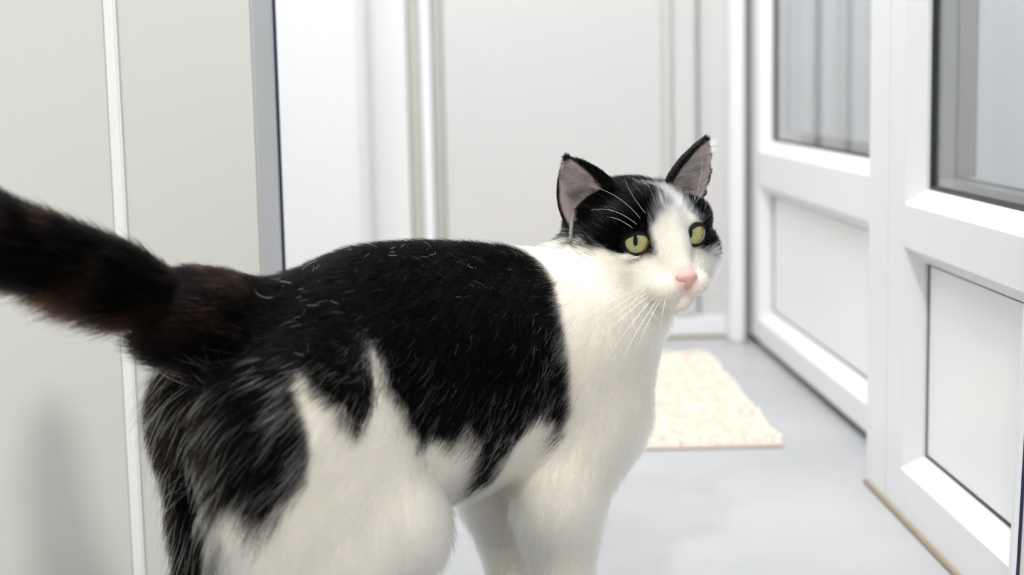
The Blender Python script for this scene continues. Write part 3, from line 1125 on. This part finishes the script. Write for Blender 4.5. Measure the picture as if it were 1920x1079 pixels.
# --- tail
NT_ = 40000
nt2 = np.sqrt(((BV[:, None, :] - TS[None, 3:14]) ** 2).sum(2)).min(1)
P, N, G = scatter(NT_, np.maximum((GRP == 2) * 1.0, (GRP < 2) * sstep(0.034, 0.022, nt2) * sstep(0.005, -0.02, BV[:, 0])))
n = len(P)
tt = np.diff(TS, axis=0); tt /= np.linalg.norm(tt, axis=1, keepdims=True)
seg = ((P[:, None, :] - TS[None, :-1]) ** 2).sum(2).argmin(1)
d = tt[seg] + np.array([0, 0, -0.28]) + 0.22 * noise3(P, 0.012) + 0.10 * rnd3(n)
under = sstep(0.2, -0.7, N[:, 2])
L = (0.012 + 0.010 * sstep(-0.04, -0.09, P[:, 0])[:] + 0.010 * under) * (0.7 + 0.6 * rng.random(n)) * (0.8 + 0.4 * vnoise(P, 0.012))
pts = strands(P, N, d, L, 0.55 + 0.15 * under + 0.10 * rng.normal(size=n), 0.10 + 0.25 * under + 0.12 * rng.normal(size=n), 6, droop=0.15)
v = rng.random((n, 1))
k = sstep(0.35, 0.7, vnoise(P + 1, 0.014))[:, None]
col = BLACK * (1 - k) * (0.8 + v) + BROWN * k * (0.5 + 0.9 * v)
gw = rng.random(n) < 0.006
col[gw] = (0.35, 0.29, 0.23)
tf = make_curves('tail_fur', pts, taper(n, 6, np.full(n, 0.00016)), col, M_FUR, cat)
tag(tf, 'longer brownish black tail fur', None, None, 'stuff')

# --- head
NH = 95000
wv = (GRP == 3) * 1.0
de = np.minimum(*[np.linalg.norm(PhV - e['C'], axis=1) for e in EYES.values()])
for s, e in EYES.items():
    q = PhV - e['C']
    wv = wv * ~(((q @ e['X'] / 0.0097) ** 2 + (q @ e['Z'] / 0.0080) ** 2 < 1) & (q @ e['G'] > 0))
wv = wv * (np.linalg.norm((PhV - NC) * np.array([1, 0.8, 1.2]), axis=1) > 0.0070)
wv = wv * np.where(PhV[:, 1] > 0.015, 1.5, 1.0)
P, N, G = scatter(NH, wv)
n = len(P)
Ph, Nh = hl(P), N @ HM
dh, low = head_field(Ph)
d = dh @ HM.T + 0.14 * noise3(P, 0.010) + 0.06 * rnd3(n)
dist = np.linalg.norm(Ph - nose, axis=1)
L = 0.0032 + 0.0085 * sstep(0.018, 0.065, dist) + 0.007 * sstep(0.055, 0.085, dist) * low[:, 0]
de = np.minimum(*[np.linalg.norm(Ph - e['C'], axis=1) for e in EYES.values()])
L = L * (0.50 + 0.50 * sstep(0.012, 0.022, de))
mo = np.minimum(np.hypot(np.abs(Ph[:, 2] + 0.0295) * 1.0, np.maximum(0, np.abs(Ph[:, 0]) - 0.020)), 0.02)
L = L * (0.40 + 0.60 * sstep(0.001, 0.006, np.where(Ph[:, 1] > 0.03, mo, 0.02)))
L *= 0.8 + 0.4 * rng.random(n)
sd = black_sd(P, G) + 0.0045 * (vnoise(P, 0.0045) - 0.5)
col, wht = coat_colors(P, N, G, sd, 0.0013, FACE)
pw = 0.012 + 0.16 * np.exp(np.minimum(sd, 0) / 0.003)
gw = (~wht) & (rng.random(n) < pw * 0.45)
L = L * np.where(gw | (wht & (sd < 0.003)), 1.35, 1.0) * np.where(~wht & ~gw & (sd > -0.003), 0.7, 1.0)
col[gw] = np.array([0.85, 0.82, 0.78]) * (0.6 + 0.4 * rng.random((gw.sum(), 1)))
dn = np.linalg.norm((Ph - NC) * np.array([1, 0.7, 0.50]), axis=1)
pk = ((1 - sstep(0.007, 0.015, dn)) * wht * (Ph[:, 2] > -0.017) * 0.42)[:, None]
mk = (np.exp(-(mo / 0.0016) ** 2) * (Ph[:, 1] > 0.030) * wht * 0.85)[:, None]
col = col * (1 - pk) + np.array([0.86, 0.58, 0.53]) * pk
col = col * (1 - mk) + np.array([0.34, 0.20, 0.19]) * mk
pts = strands(P, N, d, L, 0.42 + 0.25 * sstep(0.05, 0.09, dist) + 0.08 * rng.normal(size=n), 0.06 + 0.10 * rng.normal(size=n), 5)
hf = make_curves('head_fur', pts, taper(n, 5, np.full(n, 0.000115)), col, M_FUR, cat)
tag(hf, 'short face fur, black mask round a white blaze', None, None, 'stuff')

# --- ears: short black outside, pale longer wisps inside
P, N, G = scatter(26000, (GRP == 4) * 1.0)
n = len(P)
ei = ear_inner(P, N)
Ph = hl(P)
d = np.zeros((n, 3)); L = np.zeros(n)
cc = np.zeros(n)
for s in (-1, 1):
    e = EARS[s]; m = np.sign(Ph[:, 0]) == s
    F = HM @ e['F']
    out = F[:, 0] * np.sign((e['F'][:, 0] @ np.array([1, 0, 0])) * s)
    d[m] = F[:, 2]
    ii = m & (ei > 0.4)
    d[ii] = 0.75 * F[:, 2] + 0.75 * out
    cc[m] = ear_coords(Ph[m], e)[2] / e['L']
inn = ei > 0.4
L = np.where(inn, 0.016 - 0.008 * np.clip(cc, 0, 1), 0.0045) * (0.7 + 0.6 * rng.random(n))
edg = np.zeros(n)
for s in (-1, 1):
    m = np.sign(Ph[:, 0]) == s
    a_, b_, c_ = ear_coords(Ph[m], EARS[s])
    so_ = np.sign((EARS[s]['F'][:, 0] @ np.array([1, 0, 0])) * s)
    edg[m] = np.maximum(np.abs(a_), a_ * so_ * 1.6) / np.maximum(ear_w(c_ / EARS[s]['L'], EARS[s]['W']), 0.003)
L = L * (1 - 0.85 * sstep(0.60, 0.92, edg) * inn) * (1 - 0.5 * sstep(0.85, 1.0, edg))
L[inn & (rng.random(n) < 0.35)] *= 0.4
d = d + 0.45 * noise3(P, 0.006) + 0.10 * rnd3(n)
pts = strands(P, N, d, L, np.where(inn, 0.50, 0.30) + 0.1 * rng.normal(size=n), np.where(inn, 0.15, 0.05) + 0.1 * rng.normal(size=n), 5)
v = rng.random((n, 1))
col = np.where(inn[:, None], np.array([0.93, 0.90, 0.86]) * np.where(vnoise(P + 4, 0.0035)[:, None] + 0.25 * (rng.random((n, 1)) - 0.5) > 0.52, 0.85 + 0.15 * v, 0.20 + 0.25 * v), BLACK * (0.8 + v))
keep = ~inn | (rng.random(n) < 0.45)
ef = make_curves('ear_fur', pts[keep], taper(keep.sum(), 5, np.where(inn, 0.00016, 0.00011)[keep]), col[keep], M_FUR, cat)
tag(ef, 'black ear backs with pale wisps inside', None, None, 'stuff')

# --- white lock hanging below the near ear
LK = np.array([(-0.0453, -0.0188, 0.0236), (-0.0486, -0.0149, 0.0187), (-0.0527, -0.0088, 0.0122), (-0.0564, -0.0025, 0.0058), (-0.0602, 0.0037, -0.0006), (-0.0630, 0.0090, -0.0057)])
LS = spline(LK, 60)
n = 260
CD = hl(to_cat((0.0, 0.0, CAM_H))[None])[0]; CD /= np.linalg.norm(CD)
i0 = rng.integers(0, 40, n)
ofs = rng.normal(size=(n, 3)) * np.array([0.0006, 0.0006, 0.0004]) * (1 + 2.5 * (rng.random((n, 1)) < 0.25) * (i0[:, None] < 10))
pts = np.zeros((n, 6, 3))
for k in range(6):
    q = LS[np.clip(i0 + k * 4, 0, 59)] + ofs * (1 - 0.1 * k) + rng.normal(size=(n, 3)) * 0.00015
    pts[:, k] = HC + (q * np.array([1.0, 1.0, 1.0]) + 0.004 * CD) @ HM.T
lk = make_curves('white_lock', pts, taper(n, 6, np.full(n, 0.00012)), np.tile(np.array([0.95, 0.94, 0.92]), (n, 1)), M_FUR, cat)
tag(lk, 'thin white lock of fur below the ear', None, None, 'stuff')

# --- whiskers: each its own tapered stalk
M_WHISK = mat('whisker_white', (0.90, 0.88, 0.84), 0.35)


def whisker(a, b, c, r=0.00026):
    P = spline(np.array([a, b, c]), 14)
    # quadratic through the three points
    t = np.linspace(0, 1, 14)[:, None]
    a, b, c = map(np.array, (a, b, c))
    q = 2 * b - 0.5 * (a + c)
    P = (1 - t) ** 2 * a + 2 * t * (1 - t) * q + t ** 2 * c
    W = HC + P @ HM.T
    bm = bmesh.new(); rings = []
    for i in range(14):
        d = unit((W[min(i + 1, 13)] - W[max(i - 1, 0)])[None])[0]
        x = np.cross(d, (0.3, 0.5, 0.8)); x /= np.linalg.norm(x); y = np.cross(d, x)
        rr = r * (1 - 0.8 * i / 13)
        rings.append([bm.verts.new(W[i] + rr * (math.cos(p) * x + math.sin(p) * y)) for p in (0, 2 * math.pi / 3, 4 * math.pi / 3)])
    for i in range(13):
        for j in range(3):
            bm.faces.new((rings[i][j], rings[i][(j + 1) % 3], rings[i + 1][(j + 1) % 3], rings[i + 1][j]))
    obj('whisker', bm, M_WHISK, cat, True)


def hz_(az, z, y):
    return (math.tan(math.radians(az)) * (y + 0.012), y, z)


WR = [(-26.4, -0.0199, 0.045), (-24.4, -0.0213, 0.046), (-22.5, -0.0226, 0.048), (-20.8, -0.0239, 0.050), (-18.5, -0.025, 0.052), (-16.3, -0.0258, 0.054), (-14.5, -0.0255, 0.056), (-12.6, -0.0249, 0.058)]
WE = [(-0.0873, 0.0592, -0.0329), (-0.0931, 0.0591, -0.0462), (-0.1015, 0.0582, -0.062), (-0.0851, 0.0651, -0.0569), (-0.0727, 0.0718, -0.0606), (-0.0654, 0.0762, -0.0649), (-0.053, 0.0798, -0.053), (-0.0368, 0.0851, -0.0405)]
WM = [(-0.063, 0.0606, -0.0207), (-0.065, 0.0611, -0.0281), (-0.0682, 0.0612, -0.0367), (-0.0592, 0.0652, -0.0348), (-0.0517, 0.0694, -0.0374), (-0.0468, 0.0723, -0.0401), (-0.0395, 0.0746, -0.0342), (-0.0302, 0.0778, -0.0278)]
for a, b, c in zip(WR, WM, WE):
    whisker(hz_(*a), b, c)
for a, b, c in zip([(9.9, -0.019, 0.060), (12.3, -0.0237, 0.059), (8.6, -0.0248, 0.059)],
                   [(0.0306, 0.0643, -0.0282), (0.0284, 0.0627, -0.0256), (0.0297, 0.0664, -0.041)],
                   [(0.0492, 0.066, -0.0481), (0.0459, 0.0614, -0.0333), (0.0493, 0.0697, -0.0666)]):
    whisker(hz_(*a), b, c, 0.00015)
for a, b, c in zip([(-24.8, 0.0243, 0.030), (-28.0, 0.0214, 0.032), (-30.9, 0.019, 0.032), (-19.7, 0.0272, 0.029), (38.0, 0.026, 0.022), (42.0, 0.024, 0.020)],
                   [(-0.0416, 0.0376, 0.0437), (-0.0454, 0.0374, 0.0353), (-0.0427, 0.0399, 0.0296), (-0.0333, 0.0411, 0.046), (0.0180, 0.046, 0.056), (0.0264, 0.0440, 0.0480)],
                   [(-0.0538, 0.0192, 0.0499), (-0.0542, 0.0223, 0.0332), (-0.0449, 0.0278, 0.0285), (-0.0318, 0.0289, 0.0542), (0.0152, 0.0472, 0.0740), (0.046, 0.0422, 0.0600)]):
    whisker(hz_(*a), b, c, 0.00016)

# --- loose white hairs and lint lying on the black back
P, N, G = scatter(6000, ((GRP == 0) | (GRP == 1)) * (VSD < -0.004) * (BV[:, 2] > 0.17) * 1.0)
P, N, G = P[:330], N[:330], G[:330]
n = len(P)
K = 9
T = tangent(body_field(P, N, G) + 0.55 * rnd3(n), N); B = np.cross(N, T)
Ls = np.where(rng.random(n) < 0.10, 0.006 + 0.009 * rng.random(n), np.where(rng.random(n) < 0.35, 0.003 + 0.004 * rng.random(n), 0.0006))
ang = np.zeros(n); pts = np.zeros((n, K, 3)); pts[:, 0] = P + N * 0.0058
curl = rng.normal(size=n) * np.where(rng.random(n) < 0.25, 0.22, 0.05)
for k in range(1, K):
    ang = ang + curl + rng.normal(size=n) * 0.10
    pts[:, k] = pts[:, k - 1] + (T * np.cos(ang)[:, None] + B * np.sin(ang)[:, None]) * (Ls / (K - 1))[:, None] - N * (0.00012 * (Ls / 0.012))[:, None]
lh = make_curves('loose_hair', pts, np.full((n, K), 0.00012) * np.where(Ls < 0.001, 1.1, 1.0)[:, None], np.tile(np.array([0.66, 0.62, 0.54]), (n, 1)) * (0.45 + 0.55 * rng.random((n, 1))), M_FUR, cat)
tag(lh, 'loose white hairs and lint on the black back', None, None, 'stuff')
